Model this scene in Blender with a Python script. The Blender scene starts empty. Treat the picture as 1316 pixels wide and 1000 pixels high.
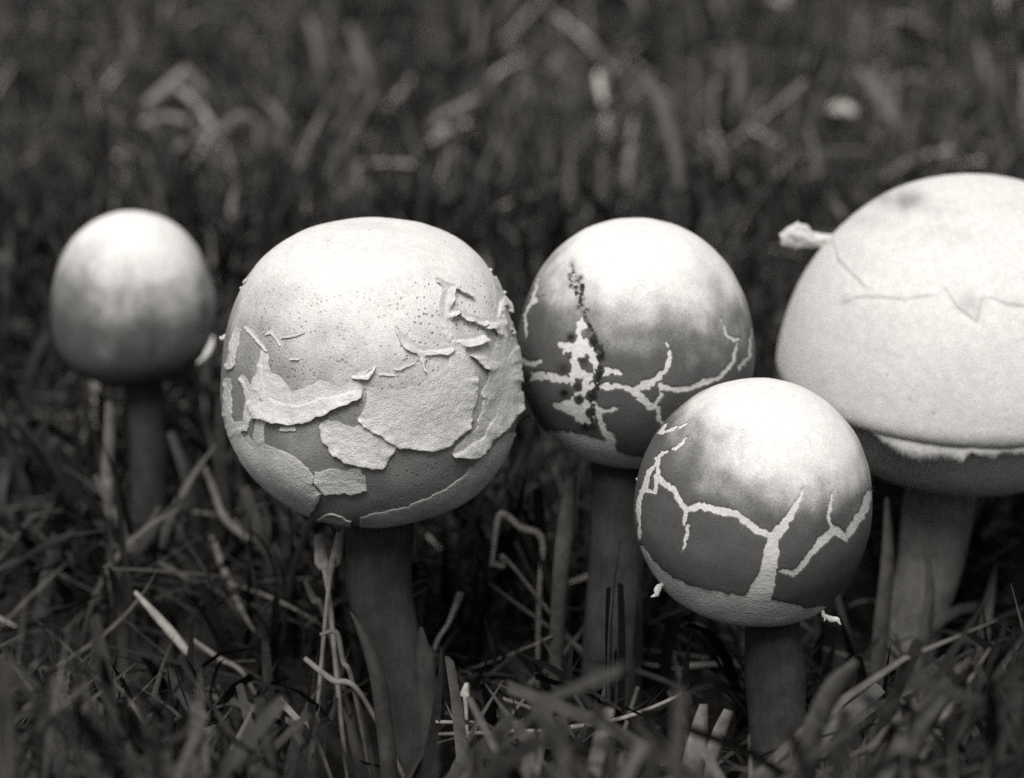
import bpy, math, random
import numpy as np
from mathutils import Vector

# ------------------------------------------------------------------ camera
PITCH = math.radians(22.0)
CAM_Z = 0.3102                      # metres above the soil
FOCUS = 0.574
W, H = 1316.0, 1000.0               # size of the photograph
D0 = 0.60                           # distance at which the frame is 0.21 m wide
S0 = 0.21 / W                       # metres per photo pixel at D0
sp, cp = math.sin(PITCH), math.cos(PITCH)
CAM = np.array([0.0, 0.0, CAM_Z])
FWD = np.array([0.0, cp, -sp]); UPV = np.array([0.0, sp, cp]); RGT = np.array([1.0, 0.0, 0.0])

scene = bpy.context.scene
col = scene.collection
cd = bpy.data.cameras.new("camera"); cam = bpy.data.objects.new("camera", cd); col.objects.link(cam)
cam.location = CAM
cam.rotation_euler = (math.pi / 2 - PITCH, 0, 0)
cd.sensor_width = 36.0
cd.lens = 36.0 * D0 / 0.21
cd.clip_start = 0.005; cd.clip_end = 500.0
cd.dof.use_dof = True; cd.dof.focus_distance = FOCUS
cd.dof.aperture_fstop = 12.0
scene.camera = cam

# ------------------------------------------------------------------ sky and sun (overcast)
SUN_EL, SUN_AZ = math.radians(64), math.radians(196)      # azimuth measured from +Y towards +X
world = bpy.data.worlds.new("World"); scene.world = world; world.use_nodes = True
nt = world.node_tree; nt.nodes.clear()
sky = nt.nodes.new("ShaderNodeTexSky"); sky.sky_type = 'NISHITA'; sky.sun_disc = False
sky.sun_elevation = SUN_EL; sky.sun_rotation = SUN_AZ
sky.dust_density = 1.0; sky.air_density = 1.0
hs = nt.nodes.new("ShaderNodeHueSaturation"); hs.inputs["Saturation"].default_value = 0.0   # black and white place
bg = nt.nodes.new("ShaderNodeBackground"); bg.inputs["Strength"].default_value = 0.06
wo = nt.nodes.new("ShaderNodeOutputWorld")
nt.links.new(sky.outputs[0], hs.inputs["Color"]); nt.links.new(hs.outputs[0], bg.inputs[0]); nt.links.new(bg.outputs[0], wo.inputs[0])
sl = bpy.data.lights.new("sun", 'SUN'); sl.energy = 3.0; sl.angle = math.radians(34); sl.color = (1.0, 0.985, 0.96)
sun = bpy.data.objects.new("sun", sl); col.objects.link(sun)
sd = Vector((math.cos(SUN_EL) * math.sin(SUN_AZ), math.cos(SUN_EL) * math.cos(SUN_AZ), math.sin(SUN_EL)))
sun.rotation_euler = (-sd).to_track_quat('-Z', 'Y').to_euler(); sun.location = sd * 3

vs = scene.view_settings
vs.view_transform = 'Standard'; vs.look = 'None'; vs.gamma = 1.0; vs.use_curve_mapping = False
vs.exposure = 0.36
scene.cycles.max_bounces = 6; scene.cycles.diffuse_bounces = 4

# ------------------------------------------------------------------ helpers
rng = np.random.default_rng(7)

def at(px, py, depth):
    k = S0 * depth / D0
    return CAM + FWD * depth + RGT * ((px - W / 2) * k) + UPV * ((H / 2 - py) * k)

def pix(P):
    d = P - CAM
    z = d @ FWD
    k = S0 * z / D0
    return (d @ RGT) / k + W / 2, H / 2 - (d @ UPV) / k, z

def ss(a, b, x):
    t = np.clip((x - a) / (b - a), 0, 1)
    return t * t * (3 - 2 * t)

def hash3(i, j, k):
    n = (i * 73856093) ^ (j * 19349663) ^ (k * 83492791)
    n = n & 0x7fffffff
    n = ((n >> 13) ^ n) & 0x7fffffff
    n = (n * ((n * n * 15731 + 789221) & 0x7fffffff) + 1376312589) & 0x7fffffff
    return n / float(0x7fffffff)

def vnoise(x, y, z):
    x = np.asarray(x, float); y = np.asarray(y, float) + 0 * x; z = np.asarray(z, float) + 0 * x
    xi, yi, zi = np.floor(x).astype(np.int64), np.floor(y).astype(np.int64), np.floor(z).astype(np.int64)
    u, v, w = x - xi, y - yi, z - zi
    u, v, w = [a * a * (3 - 2 * a) for a in (u, v, w)]
    r = 0
    for a in (0, 1):
        for b in (0, 1):
            for c in (0, 1):
                r = r + hash3(xi + a, yi + b, zi + c) * (u if a else 1 - u) * (v if b else 1 - v) * (w if c else 1 - w)
    return r * 2 - 1

def fbm(x, y, z, o=3):
    r = 0; a = 0.5
    for q in range(o):
        r = r + a * vnoise(x * 2 ** q + 11.3 * q, y * 2 ** q + 5.1 * q, z * 2 ** q); a *= 0.5
    return r

def tag(o, label=None, cat=None, group=None, kind=None):
    if label: o["label"] = label
    if cat: o["category"] = cat
    if group: o["group"] = group
    if kind: o["kind"] = kind
    return o

def mesh_obj(name, verts, faces, mat, parent=None, attrs=None, smooth=True, origin=None):
    """faces: int array (n,4) or list of tuples; origin moves the object's origin."""
    verts = np.asarray(verts, float)
    if origin is not None: verts = verts - np.asarray(origin, float)
    me = bpy.data.meshes.new(name)
    faces = np.asarray(faces, dtype=np.int32)
    n, m = faces.shape
    me.vertices.add(len(verts)); me.vertices.foreach_set("co", verts.astype(np.float32).ravel())
    me.loops.add(n * m); me.loops.foreach_set("vertex_index", faces.ravel())
    me.polygons.add(n)
    me.polygons.foreach_set("loop_start", np.arange(0, n * m, m, dtype=np.int32))
    me.polygons.foreach_set("loop_total", np.full(n, m, dtype=np.int32))
    me.polygons.foreach_set("use_smooth", np.full(n, smooth, dtype=bool))
    if attrs:
        for an, av in attrs.items():
            a = me.attributes.new(an, 'FLOAT', 'POINT'); a.data.foreach_set("value", np.asarray(av, np.float32))
    me.update(calc_edges=True); me.validate()
    me.materials.append(mat)
    o = bpy.data.objects.new(name, me); col.objects.link(o)
    if origin is not None: o.location = origin
    if parent is not None:
        o.parent = parent
        o.location = (np.asarray(origin if origin is not None else (0, 0, 0)) - np.array(parent.matrix_world.translation if False else PLOC[parent.name])).tolist()
    PLOC[o.name] = np.asarray(origin if origin is not None else (0, 0, 0), float)
    return o
PLOC = {}

def empty(name, loc):
    e = bpy.data.objects.new(name, None); col.objects.link(e); e.location = loc; e.empty_display_size = 0.01
    PLOC[e.name] = np.asarray(loc, float)
    return e

# ------------------------------------------------------------------ materials (greys of a black-and-white place)
def new_mat(name, rough=0.8, spec=0.25):
    m = bpy.data.materials.new(name); m.use_nodes = True
    t = m.node_tree; b = t.nodes["Principled BSDF"]
    b.inputs["Roughness"].default_value = rough
    b.inputs["Specular IOR Level"].default_value = spec
    return m, t, b

def N(t, typ, **kw):
    n = t.nodes.new(typ)
    for k, v in kw.items():
        if k.startswith("i_"): n.inputs[k[2:]].default_value = v
        else: setattr(n, k, v)
    return n

def attr(t, name):
    a = N(t, "ShaderNodeAttribute"); a.attribute_name = name; return a.outputs["Fac"]

def math_(t, op, a, b=None, clamp=False):
    n = N(t, "ShaderNodeMath", operation=op); n.use_clamp = clamp
    for i, v in enumerate((a, b)):
        if v is None: continue
        if isinstance(v, (int, float)): n.inputs[i].default_value = v
        else: t.links.new(v, n.inputs[i])
    return n.outputs[0]

def noise(t, scale, detail=3, rough=0.6, vec=None):
    n = N(t, "ShaderNodeTexNoise"); n.inputs["Scale"].default_value = scale
    n.inputs["Detail"].default_value = detail; n.inputs["Roughness"].default_value = rough
    if vec is None:
        g = N(t, "ShaderNodeNewGeometry"); vec = g.outputs["Position"]
    t.links.new(vec, n.inputs["Vector"])
    return n.outputs["Fac"]

def voro(t, scale, feature='F1'):
    n = N(t, "ShaderNodeTexVoronoi"); n.feature = feature; n.inputs["Scale"].default_value = scale
    g = N(t, "ShaderNodeNewGeometry"); t.links.new(g.outputs["Position"], n.inputs["Vector"])
    return n.outputs["Distance"]

def mrange(t, v, a, b, c, d):
    n = N(t, "ShaderNodeMapRange"); n.interpolation_type = 'SMOOTHSTEP'
    for k, x in zip(("From Min", "From Max", "To Min", "To Max"), (a, b, c, d)): n.inputs[k].default_value = x
    t.links.new(v, n.inputs["Value"]); return n.outputs["Result"]

def grey(t, v, warm=(1.0, 0.975, 0.94)):
    """a value turned into a faintly warm grey"""
    c = N(t, "ShaderNodeCombineColor")
    for i in range(3): t.links.new(math_(t, 'MULTIPLY', v, warm[i]), c.inputs[i])
    return c.outputs[0]

def bump(t, b, hgt, strength, dist):
    n = N(t, "ShaderNodeBump"); n.inputs["Strength"].default_value = strength; n.inputs["Distance"].default_value = dist
    t.links.new(hgt, n.inputs["Height"]); t.links.new(n.outputs[0], b.inputs["Normal"])

def mat_flesh(name, lo, hi, bstr=0.5, scale=900, rough=0.85, rim=0.0):
    m, t, b = new_mat(name, rough, 0.15)
    big = noise(t, 90, 3); fine = noise(t, scale, 3, 0.7); grit = noise(t, 3200, 2, 0.6)
    v = mrange(t, big, 0.3, 0.7, lo, hi)
    v = math_(t, 'MULTIPLY', v, mrange(t, fine, 0.25, 0.75, 0.90, 1.08))
    v = math_(t, 'MULTIPLY', v, mrange(t, grit, 0.25, 0.75, 0.90, 1.08))
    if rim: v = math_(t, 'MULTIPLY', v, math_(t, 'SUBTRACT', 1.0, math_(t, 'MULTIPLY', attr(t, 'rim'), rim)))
    t.links.new(grey(t, v, (1, 0.985, 0.96)), b.inputs["Base Color"])
    bump(t, b, math_(t, 'ADD', fine, math_(t, 'MULTIPLY', grit, 0.35)), bstr, 0.0004)
    return m

def mat_skin(name, dark, pale, pores=0.0, bstr=0.35, rough=0.62, spec=0.3):
    """skin of a cap: 'pale' attribute mixes dark skin and paler skin, 'stain' darkens"""
    m, t, b = new_mat(name, rough, spec)
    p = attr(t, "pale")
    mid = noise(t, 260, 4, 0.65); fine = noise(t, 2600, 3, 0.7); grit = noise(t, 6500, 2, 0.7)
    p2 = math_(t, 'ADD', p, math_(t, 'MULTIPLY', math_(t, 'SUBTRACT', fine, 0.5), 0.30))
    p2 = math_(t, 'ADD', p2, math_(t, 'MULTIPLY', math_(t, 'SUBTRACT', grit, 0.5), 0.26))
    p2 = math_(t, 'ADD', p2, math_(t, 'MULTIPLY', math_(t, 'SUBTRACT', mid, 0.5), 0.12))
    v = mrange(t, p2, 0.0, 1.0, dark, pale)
    streak = noise(t, 500, 3, 0.6)
    v = math_(t, 'MULTIPLY', v, mrange(t, streak, 0.3, 0.7, 0.94, 1.05))
    v = math_(t, 'MULTIPLY', v, mrange(t, grit, 0.25, 0.75, 0.84, 1.14))
    v = math_(t, 'MULTIPLY', v, mrange(t, fine, 0.25, 0.75, 0.88, 1.10))
    hgt = math_(t, 'ADD', fine, math_(t, 'MULTIPLY', grit, 0.4))
    if pores > 0:
        vd = voro(t, 900); vd2 = voro(t, 330)
        pm = math_(t, 'MULTIPLY', attr(t, "porous"), mrange(t, mid, 0.35, 0.6, 0.25, 1.0))
        dots = math_(t, 'MULTIPLY', mrange(t, vd, 0.10, 0.34, 1.0, 0.0), pm)
        v = math_(t, 'MULTIPLY', v, math_(t, 'SUBTRACT', 1.0, math_(t, 'MULTIPLY', dots, pores)))
        big = math_(t, 'MULTIPLY', mrange(t, vd2, 0.045, 0.085, 1.0, 0.0), mrange(t, noise(t, 120, 1), 0.50, 0.58, 0.0, 1.0))
        v = math_(t, 'MULTIPLY', v, math_(t, 'SUBTRACT', 1.0, math_(t, 'MULTIPLY', big, 0.62)))
        hgt = math_(t, 'SUBTRACT', hgt, math_(t, 'MULTIPLY', math_(t, 'ADD', dots, big), 1.5))
    vs_ = voro(t, 210)
    speck = math_(t, 'MULTIPLY', mrange(t, vs_, 0.035, 0.07, 1.0, 0.0), mrange(t, noise(t, 75, 1), 0.52, 0.58, 0.0, 1.0))
    v = math_(t, 'MULTIPLY', v, math_(t, 'SUBTRACT', 1.0, math_(t, 'MULTIPLY', speck, 0.5)))
    v = math_(t, 'MULTIPLY', v, math_(t, 'SUBTRACT', 1.0, attr(t, "stain_dark")))
    t.links.new(grey(t, v, (1, 0.98, 0.95)), b.inputs["Base Color"])
    bump(t, b, hgt, bstr, 0.0003)
    return m

def mat_blade(name, rough=0.6, gain=1.0):
    m, t, b = new_mat(name, rough, 0.25)
    tone = attr(t, "tone")
    v = math_(t, 'MULTIPLY', tone, mrange(t, noise(t, 420, 3, 0.6), 0.3, 0.7, 0.75 * gain, 1.25 * gain))
    t.links.new(grey(t, v, (1.0, 0.94, 0.87)), b.inputs["Base Color"])
    bump(t, b, noise(t, 1500, 2), 0.3, 0.0002)
    return m

M_flesh = mat_flesh("pale_mushroom_flesh", 0.66, 0.78, 0.55, 1100)
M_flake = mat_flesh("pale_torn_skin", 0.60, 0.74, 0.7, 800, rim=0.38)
M_smooth = mat_flesh("velvet_cap_surface", 0.62, 0.68, 0.75, 1500)
def mat_stem(name, lo, hi):
    """fibrous stem: grain drawn out along its length, smears of soil"""
    m, t, b = new_mat(name, 0.85, 0.15)
    g = N(t, "ShaderNodeNewGeometry"); mp = N(t, "ShaderNodeMapping"); mp.inputs["Scale"].default_value = (1, 1, 0.10)
    t.links.new(g.outputs["Position"], mp.inputs["Vector"])
    fib = noise(t, 900, 4, 0.65, mp.outputs[0]); big = noise(t, 130, 4, 0.65); grit = noise(t, 3200, 2, 0.7)
    v = mrange(t, big, 0.32, 0.68, lo, hi)
    v = math_(t, 'MULTIPLY', v, mrange(t, fib, 0.3, 0.7, 0.86, 1.12))
    v = math_(t, 'MULTIPLY', v, mrange(t, grit, 0.25, 0.75, 0.85, 1.12))
    t.links.new(grey(t, v, (1, 0.96, 0.91)), b.inputs["Base Color"])
    bump(t, b, math_(t, 'ADD', fib, math_(t, 'MULTIPLY', grit, 0.3)), 0.7, 0.0005)
    return m
M_stem_shaded = mat_stem("shaded_mushroom_stem", 0.036, 0.062)  # whitish stems coloured near black: shade under the caps put into the colour
M_stem_lit = mat_stem("lit_mushroom_stem", 0.13, 0.22)  # paler copy of the stem colour, painting in light on the largest stem
M_veil = mat_flesh("mushroom_veil", 0.62, 0.75, 0.6, 500)
M_skin = mat_skin("dark_cap_skin", 0.105, 0.78)
M_porous = mat_skin("porous_cap_skin", 0.25, 0.76, pores=0.6, bstr=0.6, rough=0.7)
M_scar = mat_skin("dark_scab", 0.035, 0.06, bstr=0.9)
M_cap5 = mat_skin("pale_cap_skin", 0.50, 0.76, bstr=0.8, rough=0.75, spec=0.2)
M_blade = mat_blade("grass_blade")
M_straw = mat_blade("dry_straw", 0.7)

# ------------------------------------------------------------------ ground
def ground():
    m, t, b = new_mat("dark_soil", 0.95, 0.1)
    v = mrange(t, noise(t, 60, 5, 0.7), 0.3, 0.7, 0.015, 0.05)
    t.links.new(grey(t, v, (1.0, 0.93, 0.85)), b.inputs["Base Color"])
    bump(t, b, noise(t, 220, 5, 0.7), 1.0, 0.004)
    # fine near the mushrooms, coarse to the horizon
    ax = np.unique(np.concatenate([np.linspace(-0.8, 0.8, 161), np.linspace(0.8, 6, 27), -np.linspace(0.8, 6, 27), [-200, -60, -20, 20, 60, 200]]))
    ay = np.unique(np.concatenate([np.linspace(-0.3, 2.2, 251), np.linspace(2.2, 8, 30), [-200, -60, -20, -5, -1.5, 20, 60, 200]]))
    X, Y = np.meshgrid(ax, ay, indexing='ij')
    Z = 0.006 * fbm(X * 14, Y * 14, 3.0, 4) * (np.hypot(X, Y) < 7) - 0.003
    V = np.stack([X, Y, Z], -1).reshape(-1, 3)
    ni, nj = X.shape
    idx = np.arange(ni * nj).reshape(ni, nj)
    F = np.stack([idx[:-1, :-1], idx[1:, :-1], idx[1:, 1:], idx[:-1, 1:]], -1).reshape(-1, 4)
    tag(mesh_obj("ground", V, F, m), kind="structure")
ground()

# ------------------------------------------------------------------ drawn fields: signed distances in photo pixels
class Field:
    def __init__(self, x0, y0, x1, y1, res=1.0, warp=1.6, wscale=9.0, seed=0.0, fine=0.45):
        self.x0, self.y0, self.res = x0, y0, res
        xs = np.arange(x0, x1 + res, res); ys = np.arange(y0, y1 + res, res)
        self.X, self.Y = np.meshgrid(xs, ys, indexing='xy')
        wx = fbm(self.X / wscale, self.Y / wscale, 1.7 + seed, 3); wy = fbm(self.X / wscale, self.Y / wscale, 7.9 + seed, 3)
        wx = wx + fine * fbm(self.X / 2.6, self.Y / 2.6, 3.1 + seed, 2); wy = wy + fine * fbm(self.X / 2.6, self.Y / 2.6, 9.1 + seed, 2)
        self.X = self.X + wx * warp * 2; self.Y = self.Y + wy * warp * 2
        self.d = np.full(self.X.shape, 1e3)         # negative inside the drawn shapes

    def stroke(self, pts, w):
        """pts in photo pixels, w full widths (one or per point)"""
        pts = np.asarray(pts, float)
        w = np.full(len(pts), w, float) if np.isscalar(w) else np.interp(np.linspace(0, 1, len(pts)), np.linspace(0, 1, len(w)), w)
        for a, b, wa, wb in zip(pts[:-1], pts[1:], w[:-1], w[1:]):
            ab = b - a; L2 = max(ab @ ab, 1e-6)
            u = np.clip(((self.X - a[0]) * ab[0] + (self.Y - a[1]) * ab[1]) / L2, 0, 1)
            dd = np.hypot(self.X - a[0] - u * ab[0], self.Y - a[1] - u * ab[1]) - (wa + (wb - wa) * u) / 2
            self.d = np.minimum(self.d, dd)
        return self

    def poly_sd(self, pts):
        pts = np.asarray(pts, float); n = len(pts)
        d = np.full(self.X.shape, 1e9); s = np.zeros(self.X.shape, bool)
        for i in range(n):
            a, b = pts[i], pts[(i + 1) % n]
            ab = b - a; L2 = max(ab @ ab, 1e-6)
            u = np.clip(((self.X - a[0]) * ab[0] + (self.Y - a[1]) * ab[1]) / L2, 0, 1)
            d = np.minimum(d, np.hypot(self.X - a[0] - u * ab[0], self.Y - a[1] - u * ab[1]))
            c = (a[1] > self.Y) != (b[1] > self.Y)
            with np.errstate(divide='ignore', invalid='ignore'):
                xx = a[0] + (self.Y - a[1]) / (b[1] - a[1] if b[1] != a[1] else 1e-9) * ab[0]
            s ^= c & (self.X < xx)
        return np.where(s, -d, d)

    def poly(self, pts): self.d = np.minimum(self.d, self.poly_sd(pts)); return self
    def cut_poly(self, pts): self.d = np.maximum(self.d, -self.poly_sd(pts)); return self
    def cut_dots(self, dots):
        for x, y, r in dots: self.d = np.maximum(self.d, -(np.hypot(self.X - x, (self.Y - y)) - r))
        return self

    def sample(self, px, py):
        h, w = self.d.shape
        x = np.clip((px - self.x0) / self.res, 0, w - 1.001); y = np.clip((py - self.y0) / self.res, 0, h - 1.001)
        i, j = x.astype(int), y.astype(int); u, v = x - i, y - j
        d = self.d
        return (d[j, i] * (1 - u) + d[j, i + 1] * u) * (1 - v) + (d[j + 1, i] * (1 - u) + d[j + 1, i + 1] * u) * v

def Z(x0, y0, sx, sy=None):
    """zoomed-crop coordinates to photo pixels"""
    sy = sy or sx
    return lambda *p: [(x0 + a / sx, y0 + b / sy) for a, b in p]

# ------------------------------------------------------------------ caps
def catmull(pts, n):
    pts = np.asarray(pts, float)
    P = np.vstack([2 * pts[0] - pts[1], pts, 2 * pts[-1] - pts[-2]])
    out = []
    for i in range(1, len(P) - 2):
        t = np.linspace(0, 1, 40, endpoint=False)[:, None]
        p0, p1, p2, p3 = P[i - 1], P[i], P[i + 1], P[i + 2]
        out.append(0.5 * (2 * p1 + (p2 - p0) * t + (2 * p0 - 5 * p1 + 4 * p2 - p3) * t ** 2 + (3 * p1 - p0 - 3 * p2 + p3) * t ** 3))
    out = np.vstack(out + [pts[-1:]])
    s = np.concatenate([[0], np.cumsum(np.hypot(*np.diff(out, axis=0).T))])
    q = np.linspace(0, s[-1], n)
    return np.stack([np.interp(q, s, out[:, 0]), np.interp(q, s, out[:, 1])], -1), s[-1]

class Cap:
    """surface of revolution with lumps; profile (radius, height) in photo pixels from the cap's middle"""
    def __init__(self, cx, cy, depth, prof, tilt=(0, 0), lump=0.012, seed=0.0, ell=1.0, mean=None):
        self.k = S0 * depth / D0; self.c = at(cx, cy, depth); self.prof = prof; self.seed = seed; self.lump = lump
        self.tilt = tilt; self.depth = depth
        self.R = max(p[0] for p in prof) * self.k
        _, self.len = catmull(np.asarray(prof) * self.k, 10)

    def grid(self, cell, front=105, coarse=6.0, tmax=1.0):
        nt_ = max(20, int(self.len * tmax / cell))
        full, _ = catmull(np.asarray(self.prof) * self.k, int(nt_ / tmax) + 1)
        pr = full[:nt_ + 1]
        dth = math.degrees(cell / self.R)
        th = np.concatenate([np.arange(-front, front, dth), np.arange(front, 360 - front, coarse)])
        th = np.radians(th)
        r, h = pr[:, 0][:, None], pr[:, 1][:, None]
        a = th[None, :]
        # front (a = 0) faces the camera, -Y
        X, Y = r * np.sin(a), -r * np.cos(a)
        Zz = h + 0 * X
        P = np.stack([X, Y, Zz], -1)
        P = self.shape(P)
        return P

    def shape(self, P):
        q = P / self.R
        l = fbm(q[..., 0] * 1.1 + self.seed, q[..., 1] * 1.1, q[..., 2] * 1.1 + 4, 2) * self.lump * 2
        l = l + fbm(q[..., 0] * 4 + self.seed, q[..., 1] * 4, q[..., 2] * 4 + 4, 2) * self.lump * 0.8
        P = P * (1 + l)[..., None]
        tx, ty = self.tilt      # lean towards +X, towards +Y (radians)
        P = np.stack([P[..., 0] + tx * P[..., 2], P[..., 1] + ty * P[..., 2], P[..., 2] - tx * P[..., 0] - ty * P[..., 1]], -1)
        return P + self.c

    @staticmethod
    def normals(P):
        dt = np.gradient(P, axis=0)
        Q = np.concatenate([P[:, -1:], P, P[:, :1]], axis=1)
        da = (Q[:, 2:] - Q[:, :-2])
        n = np.cross(dt, da)
        n /= np.linalg.norm(n, axis=-1, keepdims=True) + 1e-12
        n[0] = n[1].mean(0); n[0] /= np.linalg.norm(n[0])
        return n

def faces_ring(ni, nj):
    idx = np.arange(ni * nj).reshape(ni, nj)
    nx = np.roll(idx, -1, axis=1)
    return np.stack([idx[:-1], idx[1:], nx[1:], nx[:-1]], -1).reshape(-1, 4)

def facing(P, n):
    v = CAM - P; v /= np.linalg.norm(v, axis=-1, keepdims=True)
    return (n * v).sum(-1)

def build_flesh(name, cap, cell, mat, parent, attrs_fn=None, relief=None):
    P = cap.grid(cell); n = cap.normals(P)
    if relief is not None: P = P + n * relief(P, n)[..., None]
    at_ = attrs_fn(P, n) if attrs_fn else None
    F = faces_ring(*P.shape[:2])
    return mesh_obj(name, P.reshape(-1, 3), F, mat, parent, {k: v.ravel() for k, v in at_.items()} if at_ else None, origin=cap.c)

def build_sheet(name, cap, P, n, f, mat, parent, thick, attrs_fn, lift=None, two_sided=False, split=False, minfaces=12, sink=0.00012):
    """a piece of skin wherever f > 0 (f in photo pixels), lying `thick` above the surface, its edge on f = 0"""
    ni, nj = f.shape
    pos = f > 0
    quad = pos[:-1] | pos[1:]
    quad = quad | np.roll(quad, -1, axis=1)               # any corner inside
    if not quad.any(): return []
    # snap the outside corners to the edge
    fi = np.gradient(f, axis=0); fw = np.concatenate([f[:, -1:], f, f[:, :1]], 1); fj = (fw[:, 2:] - fw[:, :-2]) / 2
    g2 = fi ** 2 + fj ** 2 + 1e-3
    di = np.clip(-f * fi / g2, -1, 1); dj = np.clip(-f * fj / g2, -1, 1)
    out = ~pos
    I, J = np.meshgrid(np.arange(ni), np.arange(nj), indexing='ij')
    def lerp(A):
        ii = np.clip(I + np.where(out, di, 0), 0, ni - 1.001); jj = (J + np.where(out, dj, 0)) % nj
        i0 = ii.astype(int); j0 = np.floor(jj).astype(int) % nj; u = (ii - i0)[..., None]; v = (jj - np.floor(jj))[..., None]
        i1 = np.minimum(i0 + 1, ni - 1); j1 = (j0 + 1) % nj
        return (A[i0, j0] * (1 - v) + A[i0, j1] * v) * (1 - u) + (A[i1, j0] * (1 - v) + A[i1, j1] * v) * u
    P2 = lerp(P); n2 = lerp(n); n2 /= np.linalg.norm(n2, axis=-1, keepdims=True) + 1e-12
    fe = np.maximum(f, 0)
    off = np.full(f.shape, thick)
    off = off - 0.45 * thick * np.exp(-fe / 0.9)         # rounded lip
    fb_ = f.copy()
    for _ in range(4):
        fb_[1:-1] = (fb_[:-2] + fb_[1:-1] + fb_[2:]) / 3
        fb_ = (np.roll(fb_, 1, 1) + fb_ + np.roll(fb_, -1, 1)) / 3
    si = np.gradient(fb_, axis=0); sj = (np.roll(fb_, -1, 1) - np.roll(fb_, 1, 1)) / 2
    if lift is not None: off = off + lift(P2, fe, si, sj)
    outer = P2 + n2 * off[..., None]
    inner = P2 + n2 * ((off - thick * 1.3) if two_sided else np.full(f.shape, -sink))[..., None]
    idx = np.arange(ni * nj).reshape(ni, nj); nx = np.roll(idx, -1, axis=1)
    Fall = np.stack([idx[:-1], idx[1:], nx[1:], nx[:-1]], -1)
    comp = np.zeros(quad.shape, int)
    if split:
        par = list(range(quad.size))
        def find(a):
            while par[a] != a: par[a] = par[par[a]]; a = par[a]
            return a
        qi = np.arange(quad.size).reshape(quad.shape)
        for A, B in (((qi[:-1], quad[:-1]), (qi[1:], quad[1:])), ((qi, quad), (np.roll(qi, -1, 1), np.roll(quad, -1, 1)))):
            m = A[1] & B[1]
            for a, b in zip(A[0][m].tolist(), B[0][m].tolist()):
                ra, rb = find(a), find(b)
                if ra != rb: par[ra] = rb
        lab = np.array([find(a) if q else -1 for a, q in zip(range(quad.size), quad.ravel().tolist())]).reshape(quad.shape)
        ids, cnt = np.unique(lab[quad], return_counts=True)
        order = [i for i, c in sorted(zip(ids, cnt), key=lambda z: -z[1]) if c >= minfaces]
        masks = [lab == i for i in order]
    else: masks = [quad]
    A = attrs_fn(P2, n2)
    gs = np.sqrt(si ** 2 + sj ** 2) + 1e-6
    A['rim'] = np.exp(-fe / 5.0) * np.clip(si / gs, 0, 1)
    res = []
    Of, If = outer.reshape(-1, 3), inner.reshape(-1, 3)
    for mk in masks:
        F = Fall[mk]
        use = np.unique(F); remap = np.full(ni * nj, -1); remap[use] = np.arange(len(use))
        V = [Of[use]]; Fs = [remap[F]]; at_ = {k: [v.ravel()[use]] for k, v in A.items()}
        base = len(use)
        # boundary edges
        e = np.concatenate([F[:, [0, 1]], F[:, [1, 2]], F[:, [2, 3]], F[:, [3, 0]]])
        key = np.minimum(e[:, 0], e[:, 1]) * (ni * nj) + np.maximum(e[:, 0], e[:, 1])
        uq, inv, c = np.unique(key, return_inverse=True, return_counts=True)
        be = e[c[inv] == 1]
        bv = np.unique(be); bm = np.full(ni * nj, -1); bm[bv] = np.arange(len(bv))
        V += [Of[bv], If[bv]]
        Fs.append(np.stack([bm[be[:, 1]] + base, bm[be[:, 0]] + base, bm[be[:, 0]] + base + len(bv), bm[be[:, 1]] + base + len(bv)], -1))
        for k, v in A.items(): at_[k] += [v.ravel()[bv] * 1.0, v.ravel()[bv] * 1.0]
        base += 2 * len(bv)
        if two_sided:
            V.append(If[use]); Fs.append(remap[F][:, ::-1] + base)
            for k, v in A.items(): at_[k].append(v.ravel()[use])
        o = mesh_obj(name, np.vstack(V), np.vstack(Fs), mat, parent, {k: np.concatenate(v) for k, v in at_.items()}, origin=cap.c)
        res.append(o)
    return res

def tube(pts, rad, ns=24, lump=0.0, seed=0.0, per=14, flat=1.0):
    pts = np.asarray(pts, float)
    m = per * (len(pts) - 1) + 1
    Pc = np.stack([catm1(pts[:, i], m) for i in range(3)], -1)
    R = np.interp(np.linspace(0, 1, m), np.linspace(0, 1, len(rad)), rad)
    T = np.gradient(Pc, axis=0); T /= np.linalg.norm(T, axis=1, keepdims=True)
    ref = np.array([0, 1.0, 0.01]); u = np.cross(T, ref); u /= np.linalg.norm(u, axis=1, keepdims=True) + 1e-9; v = np.cross(T, u)
    a = np.linspace(0, 2 * math.pi, ns, endpoint=False)
    rr = R[:, None] * (1 + lump * fbm(np.cos(a)[None] * 2 + seed, np.sin(a)[None] * 2, np.linspace(0, 6, m)[:, None], 3))
    V = Pc[:, None] + u[:, None] * (np.cos(a)[None] * rr)[..., None] + v[:, None] * (np.sin(a)[None] * rr * flat)[..., None]
    F = faces_ring(m, ns)
    V = V.reshape(-1, 3)
    # end caps
    k = len(V); V = np.vstack([V, Pc[:1], Pc[-1:]])
    j = np.arange(ns); j2 = (j + 1) % ns; o = (m - 1) * ns
    F = np.vstack([F, np.stack([j, j2, np.full(ns, k), np.full(ns, k)], -1)[:, [0, 1, 2, 2]], np.stack([o + j2, o + j, np.full(ns, k + 1), np.full(ns, k + 1)], -1)]) if False else F
    return V[:k], F

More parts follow.
